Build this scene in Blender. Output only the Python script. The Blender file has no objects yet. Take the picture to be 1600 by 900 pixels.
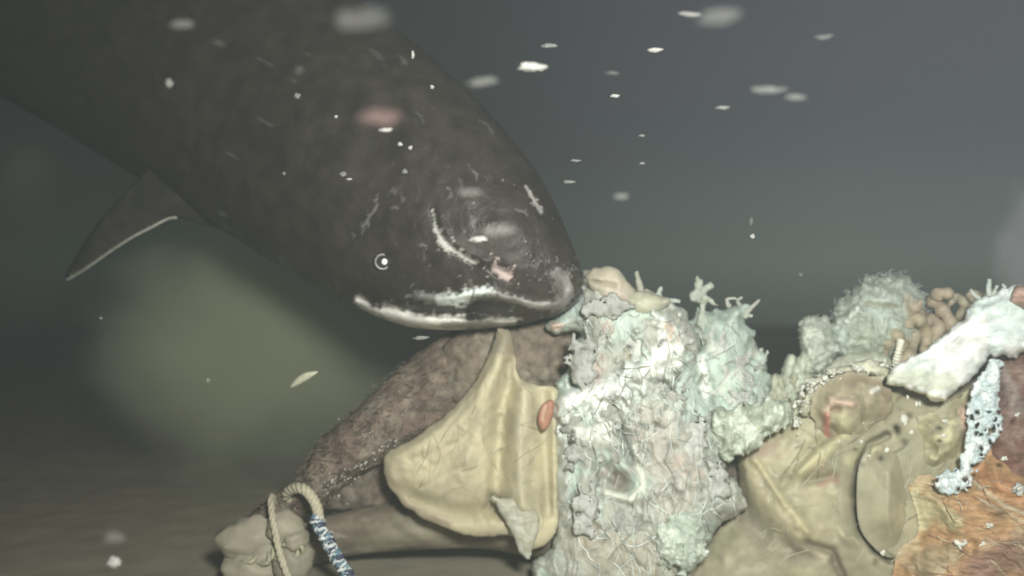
import bpy, math, random
import numpy as np
from mathutils import Vector, Matrix

random.seed(7)
rng = np.random.default_rng(11)
SC = bpy.context.scene
COL = SC.collection

# ------------------------------------------------------------------ camera
CAM = np.array([0.0, -1.85, 0.53]); PITCH = math.radians(0); FPX = 1640.0
FW = np.array([0, math.cos(PITCH), math.sin(PITCH)])
UP = np.array([0, -math.sin(PITCH), math.cos(PITCH)])
RT = np.array([1.0, 0, 0])
cd = bpy.data.cameras.new('camera'); cam = bpy.data.objects.new('camera', cd); COL.objects.link(cam)
cam.location = CAM; cam.rotation_euler = (math.radians(90) + PITCH, 0, 0)
cd.sensor_width = 36; cd.lens = 36 * FPX / 1600; cd.clip_start = 0.05; cd.clip_end = 200
cd.dof.use_dof = True; cd.dof.focus_distance = 1.62; cd.dof.aperture_fstop = 2.0
SC.camera = cam

# ------------------------------------------------------------------ render settings
SC.render.engine = 'CYCLES'
SC.view_settings.view_transform = 'Standard'; SC.view_settings.look = 'None'
SC.view_settings.exposure = 0.0; SC.view_settings.gamma = 1
SC.cycles.use_denoising = True
SC.cycles.volume_bounces = 1; SC.cycles.max_bounces = 6; SC.cycles.diffuse_bounces = 2
SC.cycles.transparent_max_bounces = 12
SC.cycles.volume_max_steps = 128
SC.cycles.sample_clamp_indirect = 4

# ------------------------------------------------------------------ the water around: a dark, faintly glowing medium
W = bpy.data.worlds.new('World'); SC.world = W; W.use_nodes = True
nt = W.node_tree; N = nt.nodes; L = nt.links
for n in list(N): N.remove(n)
out = N.new('ShaderNodeOutputWorld'); bg = N.new('ShaderNodeBackground'); L.new(bg.outputs[0], out.inputs[0])
tc = N.new('ShaderNodeTexCoord'); sep = N.new('ShaderNodeSeparateXYZ'); L.new(tc.outputs['Generated'], sep.inputs[0])
def ramp(N, L, src, stops, lo, hi):
    mr = N.new('ShaderNodeMapRange'); L.new(src, mr.inputs[0]); mr.inputs[1].default_value = lo; mr.inputs[2].default_value = hi
    cr = N.new('ShaderNodeValToRGB'); L.new(mr.outputs[0], cr.inputs[0])
    e = cr.color_ramp.elements
    e[0].position = stops[0][0]; e[0].color = (*stops[0][1], 1)
    e[1].position = stops[-1][0]; e[1].color = (*stops[-1][1], 1)
    for p, c in stops[1:-1]:
        q = e.new(p); q.color = (*c, 1)
    return cr
zR = ramp(N, L, sep.outputs[2], [(0.0, (.075, .078, .06)), (.42, (.050, .056, .045)), (.49, (.115, .142, .125)), (.54, (.155, .195, .175)), (.62, (.135, .165, .160)), (.75, (.088, .094, .122)), (1, (.056, .050, .086))], -.3, .3)
xR = ramp(N, L, sep.outputs[0], [(0.0, (.16, .17, .15)), (.25, (.20, .23, .19)), (.45, (.28, .28, .27)), (.62, (.68, .68, .68)), (.8, (1, 1, 1)), (1, (1.0, 1.0, 1.08))], -.5, .5)
mx = N.new('ShaderNodeMix'); mx.data_type = 'RGBA'; mx.blend_type = 'MULTIPLY'; mx.inputs[0].default_value = 1
L.new(zR.outputs[0], mx.inputs[6]); L.new(xR.outputs[0], mx.inputs[7]); L.new(mx.outputs[2], bg.inputs[0])
bg.inputs[1].default_value = .62

# ------------------------------------------------------------------ the lander's lamp (the only light down here)
ld = bpy.data.lights.new('lander_lamp', 'AREA'); lo = bpy.data.objects.new('lander_lamp', ld); COL.objects.link(lo)
ld.shape = 'DISK'; ld.size = 0.26; ld.energy = 31; ld.color = (1.0, 1.0, 0.92); ld.spread = math.radians(130)
def P(px, py, D):
    px = np.asarray(px, float); py = np.asarray(py, float); D = np.asarray(D, float)
    return CAM + D[..., None] * (FW + RT * ((px - 800) / FPX)[..., None] + UP * ((450 - py) / FPX)[..., None])
def aim(o, loc, tgt):
    o.location = loc
    o.rotation_euler = (Vector(tgt) - Vector(loc)).to_track_quat('-Z', 'Y').to_euler()
aim(lo, (0.24, -1.95, 0.92), tuple(P(1080, 560, 1.85)))

# ------------------------------------------------------------------ noise in numpy
_perm = rng.permutation(256); _perm = np.concatenate([_perm, _perm, _perm])
_val = rng.random(256) * 2 - 1
def vnoise(x, y, z=0.0):
    x, y, z = np.broadcast_arrays(np.asarray(x, float), np.asarray(y, float), np.asarray(z, float))
    xi, yi, zi = np.floor(x).astype(int), np.floor(y).astype(int), np.floor(z).astype(int)
    xf, yf, zf = x - xi, y - yi, z - zi
    s = lambda t: t * t * t * (t * (t * 6 - 15) + 10)
    u, v, w = s(xf), s(yf), s(zf)
    def g(a, b, c): return _val[_perm[_perm[_perm[(xi + a) & 255] + ((yi + b) & 255)] + ((zi + c) & 255)]]
    lerp = lambda a, b, t: a + (b - a) * t
    return lerp(lerp(lerp(g(0,0,0), g(1,0,0), u), lerp(g(0,1,0), g(1,1,0), u), v),
                lerp(lerp(g(0,0,1), g(1,0,1), u), lerp(g(0,1,1), g(1,1,1), u), v), w)
def fbm(x, y, z=0.0, o=4):
    r = 0; a = 1; t = 0
    for i in range(o):
        r = r + a * vnoise(np.asarray(x) * 2**i + 17.3 * i, np.asarray(y) * 2**i + 5.1 * i, np.asarray(z) * 2**i + 3.7 * i); t += a; a *= .5
    return r / t * 1.6
def ridged(x, y, z=0.0, o=4):
    r = 0; a = 1; t = 0
    for i in range(o):
        r = r + a * (1 - np.abs(vnoise(np.asarray(x) * 2**i + 7.3 * i, np.asarray(y) * 2**i + 2.1 * i, np.asarray(z) * 2**i)) * 2); t += a; a *= .55
    return r / t
def smooth(a, b, t):
    t = np.clip((t - a) / (b - a), 0, 1); return t * t * (3 - 2 * t)
def dline(X, Y, pts):
    d = np.full(X.shape, 1e9)
    for (ax, ay), (bx, by) in zip(pts[:-1], pts[1:]):
        vx, vy = bx - ax, by - ay
        t = np.clip(((X - ax) * vx + (Y - ay) * vy) / (vx * vx + vy * vy + 1e-9), 0, 1)
        d = np.minimum(d, np.hypot(X - ax - t * vx, Y - ay - t * vy))
    return d
def sdpoly(X, Y, pts):
    d = dline(X, Y, list(pts) + [pts[0]])
    ins = np.zeros(X.shape, bool); n = len(pts)
    for i in range(n):
        (ax, ay), (bx, by) = pts[i], pts[(i + 1) % n]
        c = ((ay > Y) != (by > Y)) & (X < (bx - ax) * (Y - ay) / ((by - ay) + 1e-12) + ax)
        ins ^= c
    return np.where(ins, d, -d)
def catmull(pts, n):
    pts = np.asarray(pts, float)
    Q = np.vstack([2 * pts[0] - pts[1], pts, 2 * pts[-1] - pts[-2]])
    t = np.linspace(0, len(pts) - 1 - 1e-6, n); i = t.astype(int); f = (t - i)[:, None]
    a, b, c, d = Q[i], Q[i + 1], Q[i + 2], Q[i + 3]
    return .5 * (2 * b + (c - a) * f + (2 * a - 5 * b + 4 * c - d) * f**2 + (3 * b - a - 3 * c + d) * f**3)

# ------------------------------------------------------------------ materials
def material(name, base=(.5, .5, .5), rough=.5, spec=.5, attr=False, mott=.25, mscale=40., bump=.3, bscale=120., bdist=.003,
             sss=0., alpha=1., stretch=(1, 1, 1), coat=0.):
    m = bpy.data.materials.new(name); m.use_nodes = True
    N = m.node_tree.nodes; L = m.node_tree.links; b = N['Principled BSDF']
    tc = N.new('ShaderNodeTexCoord'); mp = N.new('ShaderNodeMapping'); L.new(tc.outputs['Object'], mp.inputs[0]); mp.inputs['Scale'].default_value = stretch
    n1 = N.new('ShaderNodeTexNoise'); n1.inputs['Scale'].default_value = mscale; n1.inputs['Detail'].default_value = 6; L.new(mp.outputs[0], n1.inputs['Vector'])
    mr = N.new('ShaderNodeMapRange'); mr.inputs[1].default_value = .3; mr.inputs[2].default_value = .7
    mr.inputs[3].default_value = 1 - mott; mr.inputs[4].default_value = 1 + mott; L.new(n1.outputs[0], mr.inputs[0])
    mul = N.new('ShaderNodeVectorMath'); mul.operation = 'SCALE'; L.new(mr.outputs[0], mul.inputs[3])
    if attr:
        at = N.new('ShaderNodeAttribute'); at.attribute_name = 'tint'; L.new(at.outputs['Color'], mul.inputs[0])
    else:
        mul.inputs[0].default_value = base
    L.new(mul.outputs[0], b.inputs['Base Color'])
    n2 = N.new('ShaderNodeTexNoise'); n2.inputs['Scale'].default_value = bscale; n2.inputs['Detail'].default_value = 8; L.new(mp.outputs[0], n2.inputs['Vector'])
    bp = N.new('ShaderNodeBump'); bp.inputs['Strength'].default_value = bump; bp.inputs['Distance'].default_value = bdist
    L.new(n2.outputs[0], bp.inputs['Height']); L.new(bp.outputs[0], b.inputs['Normal'])
    mr2 = N.new('ShaderNodeMapRange'); mr2.inputs[1].default_value = .3; mr2.inputs[2].default_value = .7
    mr2.inputs[3].default_value = max(.05, rough - .15); mr2.inputs[4].default_value = min(1, rough + .15); L.new(n1.outputs[0], mr2.inputs[0])
    L.new(mr2.outputs[0], b.inputs['Roughness'])
    b.inputs['Specular IOR Level'].default_value = spec
    b.inputs['Coat Weight'].default_value = coat; b.inputs['Coat Roughness'].default_value = .2
    if sss:
        b.inputs['Subsurface Weight'].default_value = sss; b.inputs['Subsurface Scale'].default_value = .02
        b.inputs['Subsurface Radius'].default_value = (1, .8, .6)
    b.inputs['Alpha'].default_value = alpha
    return m
M = {}
M['silt'] = material('silt', (.32, .29, .22), .95, .1, mott=.12, mscale=14, bump=.5, bscale=90, bdist=.004)
M['shark_skin'] = material('shark_skin', rough=.5, spec=.35, attr=True, mott=.30, mscale=26, bump=.6, bscale=200, bdist=.002)
M['hair'] = material('wet_hair', rough=.75, spec=.15, attr=True, mott=.4, mscale=60, bump=.5, bscale=160, bdist=.004)
M['skin'] = material('inner_skin', rough=.55, spec=.25, attr=True, mott=.14, mscale=16, bump=.2, bscale=90, bdist=.002, sss=.3)
M['fat'] = material('fat', rough=.55, spec=.25, attr=True, mott=.22, mscale=45, bump=.45, bscale=140, bdist=.003, sss=.3)
M['gut'] = material('gut', rough=.48, spec=.28, attr=True, mott=.18, mscale=28, bump=.25, bscale=110, bdist=.002, sss=.3)
M['lace'] = material('lace', rough=.5, spec=.4, attr=True, mott=.2, mscale=90, bump=.7, bscale=200, bdist=.003)
M['veil'] = material('tissue_veil', rough=.6, spec=.2, attr=True, mott=.2, mscale=60, bump=.4, bscale=160, bdist=.002, alpha=.93)
M['wisp'] = material('wisp', rough=.7, spec=.1, attr=True, mott=.2, mscale=60, bump=.2, alpha=.55)
M['muscle'] = material('muscle', rough=.5, spec=.3, attr=True, mott=.25, mscale=40, bump=.6, bscale=60, bdist=.004, stretch=(1, 1, 4))
M['hoof'] = material('hoof_horn', (.33, .30, .23), .6, .3, mott=.3, mscale=40, bump=.5, bscale=80)
M['rope_pale'] = material('pale_rope', (.52, .48, .36), .7, .3, mott=.2, mscale=200, bump=.6, bscale=400, bdist=.002)
M['rope_blue'] = material('blue_rope', (.16, .27, .33), .6, .3, mott=.4, mscale=200, bump=.6, bscale=400, bdist=.002)
M['rope_white'] = material('white_rope', (.75, .78, .78), .5, .5, mott=.2, mscale=200, bump=.6, bscale=400, bdist=.002)
M['rope_dark'] = material('dark_rope', (.06, .07, .12), .6, .3, mott=.2, mscale=200)
M['eye'] = material('eye_dark', (.035, .034, .032), .15, .6, mott=.1, bump=0)
M['iris'] = material('iris', (.24, .23, .21), .3, .5, mott=.3, mscale=300, bump=0)
M['pupil_glint'] = material('pupil_shine', (.95, .95, .95), .2, .8, mott=0, bump=0)
M['scrap'] = material('scrap', (.55, .56, .42), .6, .3, mott=.2, mscale=120, sss=.2)
for k, a in (('snow', 1.0), ('snow_faint', .32), ('snow_veil', .11), ('snow_mist', .045)):
    M[k] = material(k, (.42, .42, .40), .8, .1, mott=.15, mscale=150, alpha=a)
M['snow_pink'] = material('snow_pink', (.42, .27, .26), .8, .2, mott=.15, mscale=150, alpha=.09)

# ------------------------------------------------------------------ object helpers
def tag(o, label=None, cat=None, group=None, kind=None):
    for k, v in (('label', label), ('category', cat), ('group', group), ('kind', kind)):
        if v: o[k] = v
    return o
def thing(name, loc, label, cat, group=None):
    o = bpy.data.objects.new(name, None); COL.objects.link(o); o.location = loc; o.empty_display_size = .1
    return tag(o, label, cat, group)
def mesh_obj(name, V, F, mat, parent=None, tint=None, smooth_=True, label=None, mats=None, fm=None):
    V = np.asarray(V, float)
    off = np.zeros(3)
    if parent is not None:
        q = parent
        while q is not None: off = off + np.array(q.location); q = q.parent
    else:
        off = np.array([V[:, 0].mean(), V[:, 1].mean(), V[:, 2].min()])
    me = bpy.data.meshes.new(name); me.from_pydata((V - off).tolist(), [], F if isinstance(F, list) else F.tolist()); me.validate()
    if tint is not None:
        a = me.color_attributes.new('tint', 'FLOAT_COLOR', 'POINT')
        t = np.ones((len(V), 4), np.float32); t[:, :3] = tint; a.data.foreach_set('color', t.ravel())
    for mm in (mats or [mat]): me.materials.append(mm)
    if fm is not None: me.polygons.foreach_set('material_index', np.asarray(fm, np.int32))
    if smooth_: me.shade_smooth()
    o = bpy.data.objects.new(name, me); COL.objects.link(o)
    if parent is not None: o.parent = parent
    else: o.location = off
    if label: o['label'] = label
    return o

def relief(outline, D=1.9, thick=.03, back=.03, edge=30, step=3., rag=(0, 20), holes=None, crinkle=(0, 30, 'f'),
           feats=(), base=(.5, .5, .5), alt=None, altscale=60, seed=0.0, stretchy=(1., 1.), dfun=None, prof='c'):
    """A closed, bulging piece of tissue: its outline at its distance, with real front and back surfaces."""
    o_ = np.array(outline, float); o_ = catmull(np.vstack([o_, o_[:1]]), len(o_) * 5)[:-1]; outline = [tuple(p) for p in o_]
    xs = [p[0] for p in outline]; ys = [p[1] for p in outline]; pad = 12 + rag[0] * 1.5
    X, Y = np.meshgrid(np.arange(min(xs) - pad, max(xs) + pad, step), np.arange(min(ys) - pad, max(ys) + pad, step))
    d = sdpoly(X, Y, outline)
    if rag[0]: d = d + rag[0] * fbm(X / rag[1], Y / rag[1], seed + 3, 4)
    if holes is not None:
        thr, hs = holes[0], holes[1]
        h = (fbm(X / hs, Y / hs, seed + 9, 3) - thr) * hs * .8
        if len(holes) > 2: h = np.where(sdpoly(X, Y, holes[2]) + 8 * fbm(X / 15, Y / 15, seed) > 0, h, 99)
        d = np.minimum(d, h)
    gy, gx = np.gradient(d, step); g = np.hypot(gx, gy) + 1e-6
    ins = d > 0
    cell = ins[:-1, :-1] | ins[1:, :-1] | ins[:-1, 1:] | ins[1:, 1:]
    used = np.zeros(ins.shape, bool)
    used[:-1, :-1] |= cell; used[1:, :-1] |= cell; used[:-1, 1:] |= cell; used[1:, 1:] |= cell
    k = np.where(ins, 0, np.clip(-d / g, 0, step * 1.4))
    X2 = X + gx / g * k; Y2 = Y + gy / g * k
    dd = np.where(ins, d, 0)
    f = np.sqrt(np.clip(1 - (1 - np.clip(dd / edge, 0, 1))**2, 0, 1))
    if prof == 's': f = smooth(0, 1, dd / edge)
    fs = np.clip(dd / 12, 0, 1) if prof == 'c' else smooth(0, 1, dd / 25)
    disp = thick * f
    amp, cs, kind = crinkle
    if amp:
        sx, sy = stretchy
        wx = X + 12 * fbm(X / 50, Y / 50, seed + 1, 2); wy = Y + 12 * fbm(X / 50, Y / 50, seed + 2, 2)
        if kind == 'r': n = ridged(wx / cs * sx, wy / cs * sy, seed, 4) - .4
        else: n = fbm(wx / cs * sx, wy / cs * sy, seed, 4)
        disp = disp + amp * n * fs
    C = np.ones(X.shape + (3,)) * np.array(base)
    if alt is not None:
        w = smooth(-.15, .35, fbm(X / altscale, Y / altscale, seed + 5, 4))[..., None]
        C = C * (1 - w) + np.array(alt) * w
    for ft in feats:
        pts, r, a = ft[0], ft[1], ft[2]; col = ft[3] if len(ft) > 3 else None
        jig = ft[4] if len(ft) > 4 else .25
        q = dline(X, Y, pts if len(pts) > 1 else [pts[0], (pts[0][0] + .1, pts[0][1])])
        q = q * (1 + jig * fbm(X / 14, Y / 14, seed + 4, 2))
        w = np.exp(-(q / r)**2 * 1.2)
        disp = disp + a * w * fs
        if col is not None:
            ww = smooth(.12, .9, w)[..., None] * .85
            C = C * (1 - ww) + np.array(col) * ww
    Dm = dfun(X, Y) if dfun else D
    front = P(X2, Y2, Dm - disp + 0 * X); bk = P(X2, Y2, Dm + back * f + 0 * X)
    idx = -np.ones(X.shape, int); idx[used] = np.arange(used.sum()); n0 = used.sum()
    both = used & ins
    idb = idx.copy(); idb[both] = n0 + np.arange(both.sum())
    V = np.vstack([front[used], bk[both]]); T = np.vstack([C[used], C[both]])
    r, c = np.nonzero(cell)
    F1 = np.stack([idx[r, c], idx[r + 1, c], idx[r + 1, c + 1], idx[r, c + 1]], 1)
    F2 = np.stack([idb[r, c], idb[r, c + 1], idb[r + 1, c + 1], idb[r + 1, c]], 1)
    SURF.append((X[0, 0], Y[0, 0], step, np.where(ins, Dm - disp, np.nan)))
    return V, np.vstack([F1, F2]), T
SURF = []
def relief_obj(name, parent, mat, outline, label=None, **kw):
    V, F, T = relief(outline, **kw)
    o = mesh_obj(name, V, F, mat, parent, T, label=label); o_surf[o.name] = SURF[-1]
    return o
o_surf = {}
def fibres(o, n, x0, x1, y0, y1, ang, spread, ln, cols, mat, seed, r=(.0006, .0015)):
    """fine strands lying on the surface of a piece of tissue, lifting off at their ends"""
    gx, gy, st, S = o_surf[o.name]; R_ = random.Random(seed); b = Bag(); made = 0
    for i in range(n * 4):
        if made >= n: break
        x, y, a = R_.uniform(x0, x1), R_.uniform(y0, y1), math.radians(R_.gauss(ang, spread)); k = R_.randint(4, 8); q = []; lift = R_.uniform(.001, .006)
        for j in range(k):
            c, w = int((x - gx) / st), int((y - gy) / st)
            if not (0 <= w < S.shape[0] and 0 <= c < S.shape[1]) or np.isnan(S[w, c]): break
            q.append(P(x, y, S[w, c] - .0008 - (lift if j in (0, k - 1) else 0))); L_ = R_.uniform(*ln); x += L_ * math.cos(a); y -= L_ * math.sin(a); a += R_.gauss(0, .28)
        if len(q) < 4: continue
        rr = R_.uniform(*r); V, F = tube(q, [rr * .4] + [rr] * (len(q) - 2) + [rr * .3], 5, len(q) * 3); b.add(V, F, np.array(R_.choice(cols)) * R_.uniform(.85, 1.1)); made += 1
    f = b.obj('fibres', mat, o); tag(f, kind='stuff'); return f

def tube(pts, rad, seg=8, n=None, jitter=0.0, closed_ends=True):
    """pts: world points; rad: radius or list -> (V,F)"""
    pts = np.asarray(pts, float)
    if n:
        R = np.interp(np.linspace(0, len(pts) - 1, n), range(len(pts)), rad if np.ndim(rad) else [rad] * len(pts)); pts = catmull(pts, n)
    else: R = np.array(rad if np.ndim(rad) else [rad] * len(pts), float)
    T = np.gradient(pts, axis=0); T /= np.linalg.norm(T, axis=1)[:, None] + 1e-9
    ref = np.array([0, 1, 0.13]); V = []
    A = np.cross(T, ref); A /= np.linalg.norm(A, axis=1)[:, None] + 1e-9; B = np.cross(T, A)
    th = np.linspace(0, 2 * np.pi, seg, endpoint=False)
    ring = pts[:, None] + R[:, None, None] * (np.cos(th)[None, :, None] * A[:, None] + np.sin(th)[None, :, None] * B[:, None])
    if jitter: ring += jitter * rng.standard_normal(ring.shape)
    m = len(pts); V = np.vstack([ring.reshape(-1, 3), pts[:1], pts[-1:]]); F = []
    for i in range(m - 1):
        for j in range(seg):
            F.append([i * seg + j, i * seg + (j + 1) % seg, (i + 1) * seg + (j + 1) % seg, (i + 1) * seg + j])
    for j in range(seg):
        F.append([m * seg, (j + 1) % seg, j]); F.append([m * seg + 1, (m - 1) * seg + j, (m - 1) * seg + (j + 1) % seg])
    return V, F
class Bag:
    def __init__(s): s.V = []; s.F = []; s.T = []; s.M = []; s.n = 0
    def add(s, V, F, t=(.5, .5, .5), mi=0):
        V = np.asarray(V); s.V.append(V); s.F += [[k + s.n for k in f] for f in (F if isinstance(F, list) else F.tolist())]
        t = np.asarray(t, float); s.T.append(np.ones((len(V), 3)) * t if t.ndim == 1 else t); s.M += [mi] * len(F); s.n += len(V)
    def obj(s, name, mat, parent=None, **k):
        return mesh_obj(name, np.vstack(s.V), s.F, mat, parent, np.vstack(s.T), fm=s.M, **k)

def ellipsoid(c, r, seg=16, rings=10, noise=0.0, nscale=1.5, rot=0.0, seed=0.0, col=None):
    th = np.linspace(0, np.pi, rings + 1)[1:-1]; ph = np.linspace(0, 2 * np.pi, seg, endpoint=False)
    T, Ph = np.meshgrid(th, ph, indexing='ij')
    n = np.stack([np.sin(T) * np.cos(Ph), np.sin(T) * np.sin(Ph), np.cos(T)], -1).reshape(-1, 3)
    n = np.vstack([n, [0, 0, 1], [0, 0, -1]])
    k = 1 + noise * fbm(n[:, 0] * nscale + seed, n[:, 1] * nscale, n[:, 2] * nscale, 3)
    V = n * k[:, None] * np.asarray(r)
    cr, sr = math.cos(rot), math.sin(rot)     # turn in the x-z plane
    V = np.stack([V[:, 0] * cr - V[:, 2] * sr, V[:, 1], V[:, 0] * sr + V[:, 2] * cr], 1) + np.asarray(c)
    F = []; R = rings - 1
    for i in range(R - 1):
        for j in range(seg): F.append([i * seg + j, (i + 1) * seg + j, (i + 1) * seg + (j + 1) % seg, i * seg + (j + 1) % seg])
    for j in range(seg):
        F.append([R * seg, j, (j + 1) % seg]); F.append([R * seg + 1, (R - 1) * seg + (j + 1) % seg, (R - 1) * seg + j])
    return V, F

def loft(st, nst, nang, power=2.0, dense=None):
    """st rows: Lx,Ly,Ux,Uy,depth,halfdepth. Returns grids of px,py,D (nst x nang)."""
    st = np.asarray(st, float); S = catmull(st, nst) if dense is None else catmull_at(st, dense)
    th = np.linspace(0, 2 * np.pi, nang, endpoint=False)
    c, s = np.cos(th), np.sin(th)
    c = np.sign(c) * np.abs(c)**(2 / power); s = np.sign(s) * np.abs(s)**(2 / power)
    mx, my = (S[:, 0] + S[:, 2]) / 2, (S[:, 1] + S[:, 3]) / 2; hx, hy = (S[:, 2] - S[:, 0]) / 2, (S[:, 3] - S[:, 1]) / 2
    X = mx[:, None] + hx[:, None] * c; Y = my[:, None] + hy[:, None] * c
    D = S[:, 4][:, None] - np.abs(S[:, 5])[:, None] * s
    return X, Y, D, s
def catmull_at(pts, t):
    pts = np.asarray(pts, float); Q = np.vstack([2 * pts[0] - pts[1], pts, 2 * pts[-1] - pts[-2]])
    t = np.clip(np.asarray(t, float), 0, len(pts) - 1 - 1e-6); i = t.astype(int); f = (t - i)[:, None]
    a, b, c, d = Q[i], Q[i + 1], Q[i + 2], Q[i + 3]
    return .5 * (2 * b + (c - a) * f + (2 * a - 5 * b + 4 * c - d) * f**2 + (3 * b - a - 3 * c + d) * f**3)
def gridfaces(n, m):
    i, j = np.meshgrid(np.arange(n - 1), np.arange(m), indexing='ij'); j2 = (j + 1) % m
    F = np.stack([i * m + j, i * m + j2, (i + 1) * m + j2, (i + 1) * m + j], -1).reshape(-1, 4).tolist()
    return F + [list(range(m))[::-1], [(n - 1) * m + k for k in range(m)]]

# ================================================================== SEABED
def seabed():
    a = np.concatenate([-np.geomspace(13, 3, 8), np.linspace(-2.9, 2.9, 190), np.geomspace(3, 13, 8)])
    b = np.concatenate([-np.geomspace(13, 3, 8), np.linspace(-2.6, 3.4, 190), np.geomspace(3.6, 13, 8)])
    X, Y = np.meshgrid(a, b, indexing='ij')
    Z = .012 * fbm(X * .9, Y * .9, 1, 2) + .003 * fbm(X * 14, Y * 14, 4, 2) - .012
    n, m = X.shape; i, j = np.meshgrid(np.arange(n - 1), np.arange(m - 1), indexing='ij')
    F = np.stack([i * m + j, (i + 1) * m + j, (i + 1) * m + j + 1, i * m + j + 1], -1).reshape(-1, 4)
    o = mesh_obj('seabed', np.stack([X, Y, Z], -1).reshape(-1, 3), F, M['silt']); tag(o, kind='structure')
seabed()

# ================================================================== SHARK
def shark():
    root = thing('shark', tuple(P(880, 440, 1.86)), 'large dark brown shark coming down from the left with its mouth on white flesh', 'shark')
    st = [  # Lx,Ly, Ux,Uy, depth, half depth
        (909, 443, 909, 437, 1.86, .004), (907, 456, 908, 424, 1.86, .035), (901, 471, 904, 408, 1.86, .062), (890, 482, 898, 392, 1.865, .085),
        (868, 492, 888, 368, 1.87, .110), (838, 501, 876, 338, 1.88, .130), (800, 509, 858, 302, 1.89, .150), (752, 514, 836, 264, 1.90, .168),
        (700, 516, 808, 226, 1.92, .182), (648, 512, 776, 188, 1.94, .195), (600, 499, 742, 152, 1.97, .207), (548, 475, 702, 114, 2.0, .218),
        (498, 450, 660, 77, 2.04, .230), (450, 424, 615, 40, 2.08, .242), (400, 395, 568, 6, 2.13, .252), (350, 362, 518, -28, 2.19, .26),
        (280, 318, 450, -70, 2.28, .27), (190, 262, 360, -115, 2.4, .28), (70, 190, 240, -165, 2.58, .275), (-80, 110, 80, -200, 2.8, .25),
        (-260, 30, -130, -220, 3.1, .20), (-420, -40, -330, -220, 3.4, .14), (-560, -110, -510, -230, 3.7, .08), (-640, -150, -615, -225, 3.9, .05)]
    t = np.concatenate([np.linspace(0, 3, 40, endpoint=False), np.linspace(3, 12, 210, endpoint=False), np.linspace(12, 23, 70)])
    nang = 300
    X, Y, D, s = loft(st, None, nang, power=2.15, dense=t)
    nst = len(t)
    front = np.clip(s, 0, 1)
    disp = np.zeros_like(X)
    # mouth: a groove, the upper lip over it, the lower jaw under it, open in front
    mouth = [(552, 462), (600, 478), (650, 487), (700, 490), (742, 490), (790, 497), (850, 492)]
    fr = (s > 0.02)
    d = dline(X, Y, mouth); disp -= .020 * np.exp(-(d / 7.)**2) * fr
    lip = [(655, 466), (690, 470), (725, 461), (765, 458), (800, 468), (845, 479), (880, 474), (893, 455)]
    d = dline(X, Y, lip); disp += .013 * np.exp(-(d / 8.)**2) * fr
    gape = [(742, 480), (775, 481), (800, 485)]
    d = dline(X, Y, gape); disp -= .042 * np.exp(-(d / 13.)**2) * fr
    jaw = [(575, 488), (620, 503), (680, 508), (745, 505)]
    d = dline(X, Y, jaw); disp += .014 * np.exp(-(d / 9.)**2) * fr
    # skin folds and grooves of the snout, gill slits, eye socket
    for pts, r, a in (([(676, 328), (684, 362), (706, 388), (742, 410)], 5, -.008), ([(684, 340), (700, 372), (732, 396), (770, 412)], 7, .006),
                      ([(772, 418), (796, 432)], 8, -.012), ([(822, 292), (832, 310), (846, 334)], 5, -.006),
                      ([(348, 330), (352, 366)], 6, -.010), ([(372, 300), (384, 366)], 8, -.010), ([(330, 270), (336, 330)], 8, -.010), ([(290, 240), (300, 300)], 8, -.01)):
        d = dline(X, Y, pts); disp += a * np.exp(-(d / r)**2) * fr
    d = np.hypot(X - 597, Y - 408); disp += (.010 * np.exp(-(d / 26)**2) - .022 * np.exp(-(d / 14)**2)) * fr
    tip = np.clip(t / 3, 0, 1)[:, None]
    disp += (.004 * fbm(X / 60, Y / 60, 0, 3) + .0012 * fbm(X / 12, Y / 12, 0, 3)) * tip
    # colour: brown-black hide, pale skin and painted lamp glints at the lower jaw and lip, rubbed scars
    C = np.ones(X.shape + (3,)) * np.array((.034, .027, .024))
    w = smooth(-.3, .5, fbm(X / 45, Y / 45, s * 2, 4))[..., None]; C = C * (1 - .35 * w) + np.array((.054, .045, .038)) * .35 * w
    def paint(pts, r, col, k=.95, j=.8):
        nonlocal C
        d = dline(X, Y, pts) * (1 + j * fbm(X / 6, Y / 6, 2, 4))
        w = (smooth(1.45, .35, d / r) * fr * k)[..., None]; C = C * (1 - w) + np.array(col) * w
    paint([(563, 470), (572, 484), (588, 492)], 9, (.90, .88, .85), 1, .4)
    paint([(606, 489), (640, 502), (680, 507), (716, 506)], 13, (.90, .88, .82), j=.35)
    paint([(700, 508), (760, 507), (800, 503)], 7, (.34, .33, .29), .8)
    paint([(688, 470), (715, 468), (738, 460), (762, 457)], 9, (.85, .92, .88), 1, .45)  # bright glint on the lip, painted into the skin colour
    paint([(655, 462), (690, 468)], 8, (.30, .30, .28), .6)
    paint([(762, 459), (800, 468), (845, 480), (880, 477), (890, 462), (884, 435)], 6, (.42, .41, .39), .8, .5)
    paint([(874, 430), (884, 455), (872, 478)], 13, (.24, .23, .22), .6)
    paint([(752, 476), (790, 482)], 13, (.035, .034, .034), .8, .3)
    paint([(676, 328), (682, 356)], 2.4, (.42, .41, .38), .9)
    paint([(682, 358), (692, 380), (704, 388)], 5, (.50, .49, .46), .9)
    paint([(704, 388), (722, 400), (744, 410)], 3.5, (.40, .39, .36), .9)
    paint([(773, 420), (795, 431)], 7, (.52, .42, .40), .8)
    paint([(821, 291), (830, 306), (845, 331)], 2.8, (.38, .37, .35), .8)
    paint([(348, 333), (350, 354)], 2.5, (.26, .26, .25), .7)
    paint([(568, 354), (575, 342), (590, 322)], 2.4, (.22, .21, .20), .7)
    R_ = random.Random(77)      # fine old scratches and rub marks on the hide
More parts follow.
